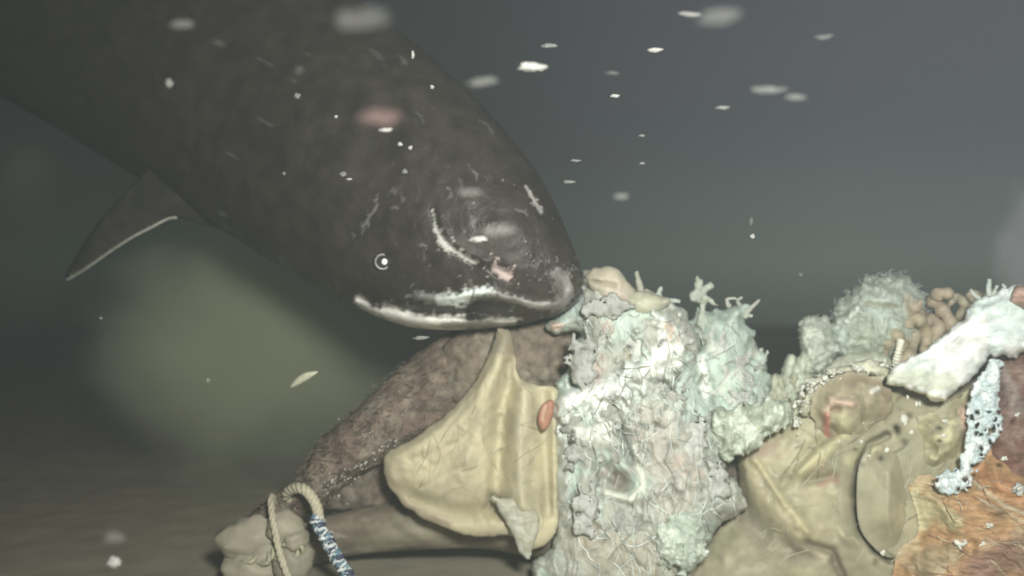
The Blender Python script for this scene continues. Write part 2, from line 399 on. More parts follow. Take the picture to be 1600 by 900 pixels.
    for i in range(34):
        x, y, a, l = R_.uniform(300, 860), R_.uniform(60, 450), R_.uniform(.2, 1.7), R_.uniform(8, 34); g = R_.uniform(.09, .17)
        paint([(x, y), (x + l * .5 * math.cos(a) + 2, y + l * .5 * math.sin(a)), (x + l * math.cos(a + .2), y + l * math.sin(a + .2))], R_.uniform(1.2, 2.4), (g, g * .95, g * .90), .8)
    lowr = smooth(0, 1, (Y - (X * .42 + 210)) / 90)
    m = np.array(C)
    Dd = D - disp; XX = X; YY = Y
    V = P(XX, YY, Dd).reshape(-1, 3)
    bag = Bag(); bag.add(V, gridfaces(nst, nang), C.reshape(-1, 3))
    # fins: closed, tapering blades in the same mesh as the body
    def fin(poly, D, th, dfun=None, feats=()):
        Vf, Ff, Tf = relief(poly, D=D, thick=th, back=th, edge=60, step=5, base=(.030, .027, .025), alt=(.040, .036, .032), dfun=dfun, feats=feats, crinkle=(.002, 40, 'f'))
        bag.add(Vf, Ff, Tf)
    fin([(430, 330), (372, 360), (318, 352), (275, 341), (235, 356), (180, 388), (130, 424), (101, 440), (112, 412), (150, 352), (205, 290), (270, 235), (370, 215), (430, 260)],
        2.0, .013, lambda X, Y: 2.17 + .10 * (400 - X) / 300 + .0 * Y, feats=[([(275, 343), (235, 358), (180, 390), (130, 425), (104, 439)], 3.2, 0, (.42, .42, .36), .1)])  # pale line painted where the fin's edge is lit
    tr = catmull([(276, 340), (262, 342), (235, 356), (208, 370), (180, 388), (154, 406), (130, 423), (103, 439)], 60)
    Vt, Ft = tube(P(tr[:, 0], tr[:, 1], 2.155 + .10 * (400 - tr[:, 0]) / 300), list(np.linspace(.0026, .0008, 60)), 6); bag.add(Vt, Ft, (.62, .62, .54))  # lit trailing edge, put in as a pale tube
    fin([(250, -110), (120, -190), (-40, -240), (20, -150), (-30, -100), (120, -80)], 2.6, .012)
    fin([(-540, -180), (-700, -330), (-860, -420), (-780, -260), (-720, -170), (-760, -40), (-720, 20), (-640, -110)], 3.85, .012)
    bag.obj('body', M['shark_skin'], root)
    # eye: dark ball, pale ring, lamp reflection painted as a white pupil, facing out of the head
    c = P(598, 409, 1.795)
    # find the surface distance at the eye
    k = np.argmin(np.hypot(X - 598, Y - 409) + (s < .05) * 999); De = Dd.ravel()[k]
    c = P(598, 409, De + .004)
    e = mesh_obj('eye', *ellipsoid(c, (.019, .014, .019), 24, 14), M['eye'], root)
    nrm = (CAM - c) / np.linalg.norm(CAM - c)
    a = np.cross(nrm, UP); a /= np.linalg.norm(a); b = np.cross(nrm, a); th = np.linspace(0, 2 * np.pi, 40)
    ring = c + nrm * .0145 + .0125 * (np.cos(th)[:, None] * a + np.sin(th)[:, None] * b)
    V, F = tube(ring, .0022, 6); mesh_obj('iris_ring', V, F, M['iris'], e)
    mesh_obj('pupil_glint', *ellipsoid(c + nrm * .0135 + a * -.003, (.0054, .004, .0058), 16, 10), M['pupil_glint'], e)
shark()

# ================================================================== CARCASS
def carcass():
    base = P(1100, 900, 2.05); base[2] = 0
    root = thing('cow_carcass', tuple(base), 'torn cow carcass lying on the seabed with white fat, guts and hide showing', 'carcass')
    # hide-covered trunk behind everything
    st = [(740, 700, 740, 690, 2.2, .02), (770, 840, 780, 600, 2.2, .14), (860, 880, 850, 560, 2.22, .22), (1000, 890, 1000, 565, 2.25, .27), (1200, 890, 1200, 640, 2.25, .28),
          (1400, 890, 1400, 620, 2.25, .28), (1600, 890, 1600, 560, 2.25, .28), (1800, 880, 1800, 560, 2.25, .26), (1950, 860, 1950, 600, 2.25, .2), (2020, 740, 2020, 720, 2.25, .04)]
    X, Y, D, s = loft(st, 120, 80, 2.4); D = D - .012 * fbm(X / 60, Y / 60, s, 4)
    mesh_obj('trunk', P(X, Y, D).reshape(-1, 3), gridfaces(120, 80), M['hair'], root, np.array((.12, .10, .08)))

    # hairy foreleg reaching down left to the hoof
    st = [(950, 610, 946, 570, 2.10, .01), (930, 632, 918, 520, 2.08, .05), (880, 640, 850, 500, 2.05, .07), (800, 650, 740, 505, 2.02, .075), (730, 665, 670, 540, 2.00, .075), (660, 692, 600, 598, 1.99, .068), (600, 722, 545, 648, 1.98, .058),
          (545, 755, 498, 690, 1.98, .048), (505, 786, 468, 742, 1.975, .042), (470, 812, 430, 770, 1.97, .040), (448, 850, 395, 800, 1.97, .042), (430, 880, 370, 830, 1.97, .035), (415, 885, 372, 850, 1.97, .012)]
    X, Y, D, s = loft(st, 260, 120, 2.1); D = D - (.012 * fbm(X / 40, Y / 40, s, 4) + .0025 * fbm(X / 8, Y / 8, s * 2, 3)) * np.clip(np.linspace(0, 20, 260), 0, 1)[:, None]
    C = np.ones(X.shape + (3,)) * np.array((.155, .118, .095)); w = smooth(-.3, .5, fbm(X / 22, Y / 22, 3 + s, 4))[..., None]
    C = C * (1 - w) + np.array((.21, .175, .14)) * w
    leg = mesh_obj('foreleg', P(X, Y, D).reshape(-1, 3), gridfaces(260, 120), M['hair'], root, C.reshape(-1, 3))
    # hair fuzz standing off the leg and pale specks put in for its sparkle
    bag = Bag()
    idx = rng.integers(0, X.size, 2600)
    Xf, Yf, Df, sf = X.ravel(), Y.ravel(), D.ravel(), np.broadcast_to(s, X.shape).ravel()
    for k in idx:
        if sf[k] < -.15: continue
        x, y, dd = Xf[k], Yf[k], Df[k]
        if y < 545: continue
        a = math.radians(random.gauss(215, 32)); l = random.uniform(7, 17)
        p0 = P(x, y, dd + .003); p1 = P(x + math.cos(a) * l * .5, y - math.sin(a) * l * .4, dd - .008); p2 = P(x + math.cos(a) * l, y - math.sin(a) * l * .8, dd - .009 - random.random() * .006)
        V, F = tube([p0, p1, p2], [.0011, .0008, .0002], 3)
        g = random.uniform(.10, .30); bag.add(V, F, (g * 1.05, g * .90, g * .74))
    fz = tag(bag.obj('hair', M['hair'], leg), kind='stuff')
    bag = Bag()
    for i in range(60):
        u = random.random(); x = 505 + u * 120 + random.gauss(0, 3 + 6 * (1 - u)); y = 764 - u * 80 + random.gauss(0, 3 + 5 * (1 - u))
        r = random.uniform(.0008, .0020); bag.add(*ellipsoid(P(x, y, 1.925), (r, r, r), 6, 4), (.8, .78, .68))
    for i in range(60):
        x = random.gauss(560, 45); y = 1180 - x * .85 + random.gauss(0, 30)
        r = random.uniform(.0006, .0014); bag.add(*ellipsoid(P(x, y, 1.918), (r, r, r), 6, 4), (.6, .56, .48))
    tag(bag.obj('sparkle_specks', M['fat'], leg), kind='stuff')
    # cloven foot: rounded pale toes bunched at the end
    hoof = Bag()
    toes = [((388, 842), (48, 34), .25, 1.90), ((392, 888), (44, 26), -.05, 1.89), ((446, 826), (26, 30), .9, 1.885), ((462, 842), (20, 18), .2, 1.88), ((458, 880), (34, 34), 1.1, 1.88),
            ((420, 862), (30, 22), .6, 1.90), ((430, 845), (50, 30), .5, 1.94)]
    for (x, y), (rx, ry), rot, dd in toes:
        q = dd / FPX; V, F = ellipsoid(P(x, y, dd), (rx * q, .035, ry * q), 26, 16, .16, 2.2, rot, seed=x)
        w = rng.random(); hoof.add(V, F, np.array((.34, .31, .24)) * (.85 + .3 * w))
    ho = hoof.obj('hoof', M['skin'], root)
    bag = Bag()
    for i in range(9):
        x = random.uniform(400, 470); y = random.uniform(830, 880); a = random.uniform(0, 3.1)
        V, F = tube([P(x, y, 1.862), P(x + 14 * math.cos(a), y + 14 * math.sin(a), 1.855), P(x + 26 * math.cos(a + .5), y + 26 * math.sin(a + .5), 1.866)], [.002, .0045, .0015], 8, 10)
        bag.add(V, F, (.45, .42, .30))
    bag.obj('tendon', M['gut'], ho)

    # second foreleg lying on the silt below the skin flap
    st = [(925, 850, 925, 820, 2.0, .01), (905, 874, 905, 786, 1.98, .04), (840, 872, 840, 776, 1.97, .055), (760, 858, 750, 772, 1.99, .052), (680, 858, 660, 778, 2.0, .05), (610, 862, 590, 790, 2.0, .045),
          (550, 868, 535, 800, 2.0, .042), (500, 880, 490, 812, 2.0, .04), (465, 886, 455, 830, 2.0, .03), (455, 870, 452, 850, 2.0, .01)]
    X, Y, D, s = loft(st, 160, 80, 2.1); D = D - (.010 * fbm(X / 50, Y / 50, s, 4)) * np.clip(np.linspace(0, 12, 160), 0, 1)[:, None]
    C = np.ones(X.shape + (3,)) * np.array((.18, .15, .115)); w = smooth(-.3, .4, fbm(X / 45, Y / 25, 5 + s, 3))[..., None]; C = C * (1 - w) + np.array((.25, .225, .165)) * w
    mesh_obj('folded_leg', P(X, Y, D).reshape(-1, 3), gridfaces(160, 80), M['skin'], root, C.reshape(-1, 3), label='second brown foreleg folded flat on the silt')
    relief_obj('hide', root, M['hair'], [(470, 790), (500, 745), (600, 690), (660, 700), (690, 780), (640, 800), (560, 800)], D=2.02, thick=.03, back=.02, edge=40, rag=(5, 25), crinkle=(.006, 18, 'f'), base=(.15, .125, .10), alt=(.19, .16, .13))
    # hide above the flap, right under the jaw
    relief_obj('hide', root, M['hair'], [(690, 540), (740, 505), (850, 500), (905, 500), (895, 540), (888, 580), (868, 612), (800, 625), (740, 640), (690, 620)], D=1.955, thick=.045, back=.03, edge=60, rag=(5, 22),
               crinkle=(.006, 16, 'f'), base=(.17, .14, .11), alt=(.22, .19, .15))

    # skin flap hanging as a stretched sheet, with its folds
    flap = [(778, 512), (800, 520), (806, 560), (812, 588), (838, 600), (870, 606), (880, 640), (878, 700), (876, 780), (872, 830), (840, 858), (818, 852), (800, 838), (740, 838), (690, 822), (646, 800), (612, 768),
            (598, 728), (604, 708), (640, 688), (680, 660), (715, 628), (748, 586), (766, 548)]
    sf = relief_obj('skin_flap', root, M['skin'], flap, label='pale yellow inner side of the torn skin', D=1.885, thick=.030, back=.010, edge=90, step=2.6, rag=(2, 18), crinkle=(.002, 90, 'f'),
               base=(.54, .49, .335), alt=(.46, .42, .29), altscale=60, seed=2.,
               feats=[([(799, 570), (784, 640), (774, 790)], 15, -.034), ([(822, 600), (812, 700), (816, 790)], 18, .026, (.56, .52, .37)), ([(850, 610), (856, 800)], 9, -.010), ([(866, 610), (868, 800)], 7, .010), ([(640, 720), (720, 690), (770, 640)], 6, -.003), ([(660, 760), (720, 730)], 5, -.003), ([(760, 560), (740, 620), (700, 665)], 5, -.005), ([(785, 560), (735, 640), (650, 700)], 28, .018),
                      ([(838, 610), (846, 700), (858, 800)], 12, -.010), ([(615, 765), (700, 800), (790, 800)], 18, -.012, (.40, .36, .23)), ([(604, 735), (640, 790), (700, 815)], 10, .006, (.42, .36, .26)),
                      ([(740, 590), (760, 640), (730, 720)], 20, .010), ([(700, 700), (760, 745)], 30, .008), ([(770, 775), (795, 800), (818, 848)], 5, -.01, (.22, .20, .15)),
                      ([(778, 505), (800, 545)], 26, 0, (.27, .235, .175), .5), ([(700, 560), (760, 545)], 20, 0, (.4, .36, .27)), ([(714, 738), (722, 745)], 7, .003, (.62, .56, .40))])  # narrow top darkened in colour, painting the shark's shadow on it
    relief_obj('skin_fold', root, M['skin'], [(768, 776), (800, 780), (838, 800), (840, 830), (826, 874), (812, 862), (796, 826)], D=1.85, thick=.012, back=.01, edge=18, step=2.2, rag=(2, 10), crinkle=(.004, 14, 'r'),
               base=(.42, .41, .32), alt=(.50, .50, .42), altscale=15)
    relief_obj('nodule', root, M['gut'], [(858, 624), (866, 628), (864, 650), (856, 668), (846, 672), (840, 655), (846, 634)], label='orange pink oval nodule on the yellow skin', D=1.845, thick=.010, back=.01, edge=9, step=1.5,
               base=(.42, .22, .15), feats=[([(853, 634), (848, 655)], 3, -.003, (.52, .36, .26))])

    # ---------------- white flesh mass
    grey, mint, white, pink = (.42, .46, .40), (.50, .60, .53), (.93, .97, .92), (.50, .40, .35)
    def scratch(n, x0, x1, y0, y1, seed, m=1.0):
        R_ = random.Random(seed); fs = []
        for i in range(n):
            x, y, a = R_.uniform(x0, x1), R_.uniform(y0, y1), R_.uniform(0, 6.28); pts = [(x, y)]
            for k in range(R_.randint(1, 4)): a += R_.gauss(0, .8); x += 10 * math.cos(a); y += 13 * math.sin(a); pts.append((x, y))
            if R_.random() < .6: g = R_.uniform(.42, .58); fs.append((pts, R_.uniform(2.5, 6), m * R_.uniform(.002, .006), (g * .96, g, g * .90) if m == 1 else (.46, .43, .28), .7))
            else: g = R_.uniform(.16, .28); fs.append((pts[:2], R_.uniform(2.5, 5), -m * R_.uniform(.002, .008), (g, g, g * .85) if m == 1 else (.33, .30, .205), .7))
        return fs
    fl = relief_obj('fat_lobe', root, M['fat'], [(1082, 492), (1092, 478), (1120, 484), (1145, 472), (1168, 478), (1166, 500), (1180, 520), (1192, 552), (1202, 590), (1206, 640), (1190, 690), (1100, 690), (1060, 640), (1070, 540)],
               label='right lobe of pale mint fat', D=1.94, thick=.06, back=.05, edge=60, step=2.4, rag=(7, 14), crinkle=(.014, 60, 'r'), base=(.36, .44, .385), alt=(.47, .57, .50), altscale=40, seed=7.,
               feats=[([(1095, 560), (1100, 620)], 10, .012, white), ([(1130, 600), (1190, 610)], 12, .010, mint), ([(1092, 545), (1096, 535)], 6, -.02, (.2, .2, .17))] + scratch(26, 1080, 1200, 500, 660, 8))
    main = [(904, 436), (912, 424), (940, 430), (980, 452), (1022, 462), (1050, 472), (1078, 492), (1092, 540), (1090, 590), (1110, 640), (1140, 660), (1150, 700), (1132, 722), (1156, 770), (1160, 800), (1120, 830),
            (1090, 880), (1060, 930), (960, 940), (850, 930), (832, 880), (862, 850), (868, 790), (866, 720), (864, 640), (868, 606), (886, 580), (896, 540), (904, 522), (884, 520), (868, 524), (854, 514), (856, 500), (880, 488), (900, 468)]
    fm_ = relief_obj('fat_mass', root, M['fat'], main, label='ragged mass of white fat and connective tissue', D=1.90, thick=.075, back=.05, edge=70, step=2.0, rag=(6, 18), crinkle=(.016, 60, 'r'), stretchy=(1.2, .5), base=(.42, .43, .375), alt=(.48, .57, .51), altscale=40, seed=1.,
               feats=[([(872, 640), (900, 625), (960, 600), (1020, 575), (1044, 545), (1046, 515)], 23, .030, white, .6), ([(880, 690), (940, 680), (968, 640)], 24, .016, (.80, .82, .76)),
                      ([(930, 640), (1000, 600)], 18, .012, white), ([(948, 512), (942, 530)], 12, .008, pink), ([(936, 560), (930, 590)], 12, 0, pink), ([(866, 508), (874, 510)], 9, .004, (.56, .41, .34)),
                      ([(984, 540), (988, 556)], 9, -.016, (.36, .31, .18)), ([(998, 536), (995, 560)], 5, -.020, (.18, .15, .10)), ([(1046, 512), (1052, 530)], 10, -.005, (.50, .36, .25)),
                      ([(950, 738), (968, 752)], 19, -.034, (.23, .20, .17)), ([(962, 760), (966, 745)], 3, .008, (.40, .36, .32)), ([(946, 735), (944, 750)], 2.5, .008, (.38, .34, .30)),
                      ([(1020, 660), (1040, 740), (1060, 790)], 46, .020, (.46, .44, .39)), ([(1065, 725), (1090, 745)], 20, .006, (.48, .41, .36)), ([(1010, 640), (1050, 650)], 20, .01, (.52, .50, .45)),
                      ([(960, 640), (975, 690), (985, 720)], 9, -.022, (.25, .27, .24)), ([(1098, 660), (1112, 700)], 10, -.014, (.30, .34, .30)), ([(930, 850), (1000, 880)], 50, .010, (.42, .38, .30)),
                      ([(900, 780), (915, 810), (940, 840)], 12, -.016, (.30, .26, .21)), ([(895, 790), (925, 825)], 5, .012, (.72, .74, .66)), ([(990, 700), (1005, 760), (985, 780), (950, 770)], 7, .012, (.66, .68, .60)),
                      ([(880, 700), (880, 780)], 10, .006, (.62, .64, .60)), ([(895, 460), (905, 490)], 16, .004, (.46, .54, .52))] + scratch(75, 885, 1140, 520, 860, 5))
    relief_obj('flesh_puff', root, M['fat'], [(1030, 820), (1060, 800), (1090, 805), (1108, 840), (1100, 870), (1070, 895), (1040, 880), (1020, 850)], label='whitish puff of loose tissue low on the fat', D=1.83, thick=.035, back=.03, edge=30, step=1.8,
               rag=(9, 12), crinkle=(.012, 22, 'r'), base=(.44, .50, .43), alt=(.58, .64, .56), altscale=22, seed=5.)
    relief_obj('flesh_puff', root, M['fat'], [(1120, 640), (1180, 625), (1235, 628), (1238, 660), (1190, 690), (1165, 712), (1130, 715), (1110, 680)], label='crinkled mint shred between the fat and the gut', D=1.86, thick=.03, back=.03, edge=26, step=1.8,
               rag=(8, 12), crinkle=(.018, 20, 'r'), base=(.38, .42, .34), alt=(.62, .68, .58), altscale=16, seed=15., stretchy=(1., .6))
    # smooth tan lobes on its crown
    relief_obj('muscle_lobe', root, M['gut'], [(912, 432), (930, 418), (962, 418), (984, 442), (996, 462), (985, 480), (950, 478), (925, 455)], label='smooth tan lobe beside the snout', D=1.86, thick=.034, back=.03, edge=26, step=2., rag=(2, 14), crinkle=(.003, 25, 'f'),
               base=(.47, .43, .34), feats=[([(925, 440), (960, 446)], 5, -.006, (.34, .30, .23)), ([(950, 465), (975, 465)], 10, 0, (.50, .42, .36))])
    relief_obj('muscle_lobe', root, M['gut'], [(966, 468), (985, 458), (1010, 455), (1034, 462), (1048, 470), (1030, 486), (1008, 494), (985, 484)], label='low greenish tan lobe on top of the fat', D=1.85, thick=.026, back=.03, edge=18, step=1.8, rag=(2, 12), crinkle=(.003, 20, 'f'), base=(.44, .44, .34))
    # tendrils, sprigs and frayed ends
    def sprig(name, strokes, D, col, label=None, mat='wisp'):
        b = Bag()
        for pts, r0, r1 in strokes:
            q = [P(x, y, D + random.uniform(-.008, .008)) for x, y in pts]; rr = np.linspace(r0, r1, len(q)) * D / FPX
            V, F = tube(q, list(rr), 8, 4 * len(q), jitter=.0006); b.add(V, F, np.array(col) * random.uniform(.85, 1.15))
        return b.obj(name, M[mat], root, label=label)
    relief_obj('tissue_sprig', root, M['wisp'], [(1076, 461), (1086, 453), (1083, 441), (1089, 431), (1097, 437), (1098, 449), (1106, 440), (1114, 446), (1111, 456), (1104, 462), (1113, 467), (1124, 477), (1118, 479), (1106, 472), (1104, 484), (1110, 510), (1088, 510), (1094, 478), (1080, 470)],
               label='flower shaped sprig of pale tissue sticking up', D=1.91, thick=.012, back=.010, edge=8, step=1.3, rag=(3, 8), crinkle=(.005, 9, 'f'), base=(.62, .66, .58), alt=(.46, .50, .42), altscale=8, seed=301.)
    sprig('tendril', [([(1002, 458), (998, 440), (994, 424)], 7, 3), ([(1008, 456), (1022, 460)], 6, 3)], 1.88, (.55, .55, .45))
    sprig('tendril', [([(1032, 470), (1030, 456), (1034, 448)], 5, 2), ([(1038, 470), (1056, 470), (1062, 472)], 5, 2), ([(1050, 478), (1064, 488)], 5, 2), ([(1026, 462), (1034, 452)], 4, 2)], 1.90, (.55, .60, .55))
    sprig('tendril', [([(1162, 496), (1170, 484), (1178, 477), (1187, 468)], 6, 2), ([(1160, 482), (1152, 470), (1160, 465)], 4, 2), ([(1140, 480), (1136, 468), (1150, 466)], 4, 2), ([(1166, 492), (1176, 494)], 4, 2)], 1.93, (.62, .62, .56))
    sprig('tendril', [([(1184, 560), (1190, 545), (1186, 556)], 4, 2), ([(1190, 570), (1200, 548)], 4, 1.5)], 1.92, (.60, .64, .58))
    # torn veils of tissue hanging over the fat
    R_ = random.Random(31)
    veils = [((915, 560), 28, 60), ((1000, 545), 26, 34), ((905, 690), 26, 52), ((960, 640), 50, 22), ((1035, 620), 44, 26), ((1085, 700), 26, 54), ((915, 800), 24, 50), ((985, 830), 40, 34), ((1060, 770), 34, 40),
             ((1120, 560), 20, 50), ((1160, 600), 22, 40), ((1125, 760), 20, 38), ((950, 480), 36, 20), ((1010, 700), 22, 44), ((1150, 655), 34, 18)]
    for k, ((x, y), rx, ry) in enumerate(veils):
        ol = [(x + rx * math.cos(a) * R_.uniform(.6, 1.25), y + ry * math.sin(a) * R_.uniform(.6, 1.25)) for a in np.linspace(0, 6.283, 13)[:-1]]
        g = R_.uniform(.40, .58); dz = .07 if x > 1095 and y < 700 else 0
        relief_obj('tissue_veil', root, M['veil'], ol, D=1.828 + dz + R_.uniform(-.004, .008), thick=.016, back=.003, edge=22, step=1.8, rag=(10, 16), holes=(-.85, 11), crinkle=(.008, 24, 'r'), stretchy=(1.2, .5),
                   base=(g * .97, g, g * .93), alt=(g * .8, g * .80, g * .73), altscale=20, seed=200. + k)

    # ---------------- viscera to the right
    olive = (.36, .335, .235)
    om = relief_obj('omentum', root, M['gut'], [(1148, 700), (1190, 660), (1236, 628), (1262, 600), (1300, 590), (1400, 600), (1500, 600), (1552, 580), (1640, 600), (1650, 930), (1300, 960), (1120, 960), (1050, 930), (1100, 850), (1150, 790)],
               label='smooth olive sheet of fat over the stomach', D=1.96, thick=.085, back=.06, edge=110, step=3., rag=(4, 30), crinkle=(.010, 90, 'f'), base=olive, alt=(.42, .39, .26), altscale=90, seed=21.,
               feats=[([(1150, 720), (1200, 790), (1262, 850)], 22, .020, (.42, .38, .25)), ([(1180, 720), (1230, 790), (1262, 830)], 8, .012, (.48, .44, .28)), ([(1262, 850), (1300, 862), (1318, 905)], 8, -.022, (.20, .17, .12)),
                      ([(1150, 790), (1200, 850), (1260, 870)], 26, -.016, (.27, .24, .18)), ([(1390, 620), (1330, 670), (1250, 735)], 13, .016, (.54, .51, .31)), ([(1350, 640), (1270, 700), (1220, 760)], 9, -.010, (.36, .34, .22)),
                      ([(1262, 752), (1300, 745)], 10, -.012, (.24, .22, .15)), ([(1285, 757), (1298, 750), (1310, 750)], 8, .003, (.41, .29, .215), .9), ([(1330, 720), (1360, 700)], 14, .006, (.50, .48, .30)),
                      ([(1240, 640), (1242, 660)], 10, .01, (.50, .52, .40)), ([(1160, 700), (1200, 700)], 16, 0, (.42, .33, .26)), ([(1090, 920), (1200, 900)], 40, .02, (.33, .30, .22)), ([(1385, 680), (1358, 694), (1342, 725), (1336, 780), (1344, 825), (1366, 858), (1392, 876)], 6, -.030, (.17, .15, .10), .1), ([(1322, 700), (1316, 780), (1326, 840)], 16, .012)] + scratch(18, 1180, 1520, 620, 860, 12, .4))  # crease left of the stomach has its shade painted as darker colour
    relief_obj('stomach', root, M['gut'], [(1368, 690), (1400, 678), (1432, 700), (1440, 760), (1432, 820), (1416, 860), (1390, 872), (1362, 852), (1342, 820), (1338, 760), (1346, 715)], label='smooth oval bulge of stomach wall', D=1.880, thick=.044, back=.03, edge=62, step=2.4, prof='s', dfun=lambda X, Y: 1.868 + .026 * smooth(1345, 1440, X) + .01 * smooth(760, 690, Y),
               crinkle=(.004, 50, 'f'), base=olive, alt=(.42, .39, .26), altscale=90, seed=21.)
    # arch of thin bowel with its vessel
    relief_obj('bowel', root, M['gut'], [(1262, 640), (1275, 605), (1300, 588), (1340, 582), (1372, 592), (1392, 612), (1390, 650), (1360, 690), (1320, 706), (1290, 700), (1276, 676)], label='brown arched loop of bowel with a red vessel', D=1.884, thick=.040, back=.03, edge=42, step=2., rag=(5, 16), prof='s', dfun=lambda X, Y: 1.876 + .022 * smooth(620, 710, Y),
               crinkle=(.004, 30, 'f'), base=(.38, .34, .235), alt=(.33, .28, .20), altscale=26, seed=41.,
               feats=[([(1345, 592), (1375, 600), (1388, 622)], 8, .006, (.27, .22, .16)), ([(1345, 620), (1350, 640), (1348, 660)], 5, -.006, (.24, .22, .15)), ([(1330, 632), (1300, 626), (1292, 648)], 7, .010, (.60, .46, .36)),
                      ([(1292, 650), (1292, 680)], 6, .008, (.55, .22, .18)), ([(1315, 655), (1325, 680)], 16, .010, (.44, .42, .27)), ([(1300, 640), (1310, 640)], 6, -.008, (.25, .19, .13)), ([(1362, 612), (1372, 606)], 5, .004, (.80, .80, .72))])
    b = Bag()
    for i in range(90):
        t_ = random.random(); pth = [(1240, 672), (1250, 625), (1272, 600), (1320, 578), (1390, 574)]
        k = min(3, int(t_ * 4)); u = t_ * 4 - k; x = pth[k][0] * (1 - u) + pth[k + 1][0] * u + random.gauss(0, 5); y = pth[k][1] * (1 - u) + pth[k + 1][1] * u + random.gauss(0, 5)
        r = random.uniform(.001, .0038); V, F = ellipsoid(P(x, y, 1.87), (r * random.uniform(.5, 1.6), r, r * random.uniform(.5, 1.8)), 10, 7, .6, 2.5, random.uniform(0, 3), seed=i); g = random.uniform(.45, .9); b.add(V, F, (g, g, g * .86))
    tag(b.obj('frayed_edge', M['fat'], root), kind='stuff')
    relief_obj('membrane_rim', root, M['fat'], [(1262, 600), (1290, 580), (1330, 572), (1362, 560), (1385, 572), (1382, 592), (1340, 584), (1300, 588), (1276, 606), (1262, 650), (1250, 640)], D=1.89, thick=.02, back=.02, edge=12, step=1.8, rag=(6, 9), crinkle=(.006, 12, 'f'), base=(.58, .58, .46), alt=(.44, .44, .34), altscale=14, seed=51.)
    # frothy domes
    dome = [(1296, 556), (1290, 522), (1300, 490), (1322, 460), (1350, 436), (1380, 428), (1412, 430), (1436, 448), (1452, 478), (1456, 510), (1440, 545), (1400, 570), (1330, 572)]
    relief_obj('membrane_dome', root, M['lace'], dome, label='large grey green frothy dome of membrane', D=2.0, thick=.085, back=.07, edge=80, step=2.2, rag=(6, 10), crinkle=(.010, 24, 'r'), base=(.33, .37, .32), alt=(.44, .50, .45), altscale=30, seed=61.,
               feats=[([(1340, 480), (1322, 500)], 5, .008, (.62, .66, .58)), ([(1355, 474), (1400, 478)], 5, -.006, (.24, .25, .18)), ([(1340, 530), (1420, 530)], 26, .006, (.36, .40, .33)), ([(1420, 470), (1430, 510)], 12, 0, (.38, .33, .24))])
    relief_obj('membrane_dome', root, M['lace'], [(1248, 560), (1244, 520), (1256, 498), (1276, 492), (1296, 500), (1306, 530), (1300, 575), (1260, 590)], label='small frothy membrane bubble left of the dome', D=1.98, thick=.045, back=.05, edge=30, step=2., rag=(4, 8), crinkle=(.008, 14, 'r'),
               base=(.40, .43, .37), alt=(.54, .58, .50), altscale=18, seed=71.)
    b = Bag()
    for i in range(200):
        k = random.randrange(2, 9); u = random.random(); x = dome[k][0] * (1 - u) + dome[(k + 1)][0] * u; y = dome[k][1] * (1 - u) + dome[k + 1][1] * u
        x += random.gauss(0, 4) + (1370 - x) * random.random() * .15; y += random.gauss(0, 4) + 6; a = random.uniform(0, 6.28); l = random.uniform(3, 10); D0 = 1.99 + random.uniform(-.02, .02)
        q = [P(x, y, D0), P(x + l * math.cos(a), y + l * math.sin(a), D0 - .004), P(x + l * 1.6 * math.cos(a + .7), y + l * 1.6 * math.sin(a + .7), D0)]
        V, F = tube(q, [.0011, .0008, .0003], 5, 8); g = random.uniform(.35, .55); b.add(V, F, (g * .95, g, g * .96))
    tag(b.obj('froth', M['wisp'], root), kind='stuff')
    # intestine: plump beaded coil climbing behind the white sheet
    b = Bag()
    def coil(ctrl, D0, r, seed, col):
        C = catmull([tuple(P(x, y, D0 + .012 * math.sin(k * 2.1 + seed))) for k, (x, y) in enumerate(ctrl)], 240); u = np.linspace(0, 1, 240)
        R = r * (1 + .16 * np.sin(u * 70 + seed) + .10 * fbm(u * 12, seed, 0, 2)) * np.clip(np.minimum(u, 1 - u) * 14, .15, 1)**.5
        V, F = tube(C, R, 14); w = fbm(V[:, 0] * 60, V[:, 1] * 60, V[:, 2] * 60, 3)[:, None]; b.add(V, F, np.array(col) * (1 + .25 * w))
    coil([(1380, 560), (1388, 536), (1400, 524), (1410, 540), (1406, 560), (1420, 556), (1428, 528), (1420, 506), (1436, 500), (1446, 522), (1448, 548), (1462, 540)], 1.935, .0115, 1, (.38, .33, .24))
    coil([(1440, 470), (1428, 486), (1448, 498), (1466, 508), (1462, 532), (1478, 530), (1484, 504), (1470, 482), (1458, 468), (1472, 458), (1492, 462)], 1.95, .0120, 4, (.37, .31, .235))
    coil([(1482, 478), (1494, 466), (1506, 474), (1500, 496), (1510, 506), (1520, 484), (1514, 464), (1530, 462), (1540, 474), (1552, 460), (1562, 464)], 1.94, .0085, 7, (.40, .36, .27))
    coil([(1398, 574), (1404, 548), (1408, 530)], 1.915, .006, 2, (.74, .72, .60))
    b.obj('intestine', M['gut'], root, label='beaded tan intestine behind the white sheet')
    b = Bag()
    for i in range(30):
        x = 1195 + i * 2.0 + random.gauss(0, 6); y = 620 - i * 1.4 + random.gauss(0, 16)
        V, F = ellipsoid(P(x, y, 1.95), (.010, .018, .018 * random.uniform(.7, 1.3)), 18, 11, .2, 2, random.uniform(-.5, .5), seed=i * 3); b.add(V, F, random.choice([(.42, .43, .33), (.36, .36, .26), (.52, .55, .44)]))
    b.obj('gland_cluster', M['gut'], root, label='knobbly olive cluster between fat and dome')
    relief_obj('membrane_fold', root, M['gut'], [(1270, 600), (1300, 566), (1350, 548), (1385, 552), (1392, 574), (1340, 580), (1290, 605)], D=1.94, thick=.03, back=.02, edge=18, step=2.2, rag=(3, 12), crinkle=(.006, 20, 'f'), base=(.40, .42, .34), alt=(.50, .53, .43))
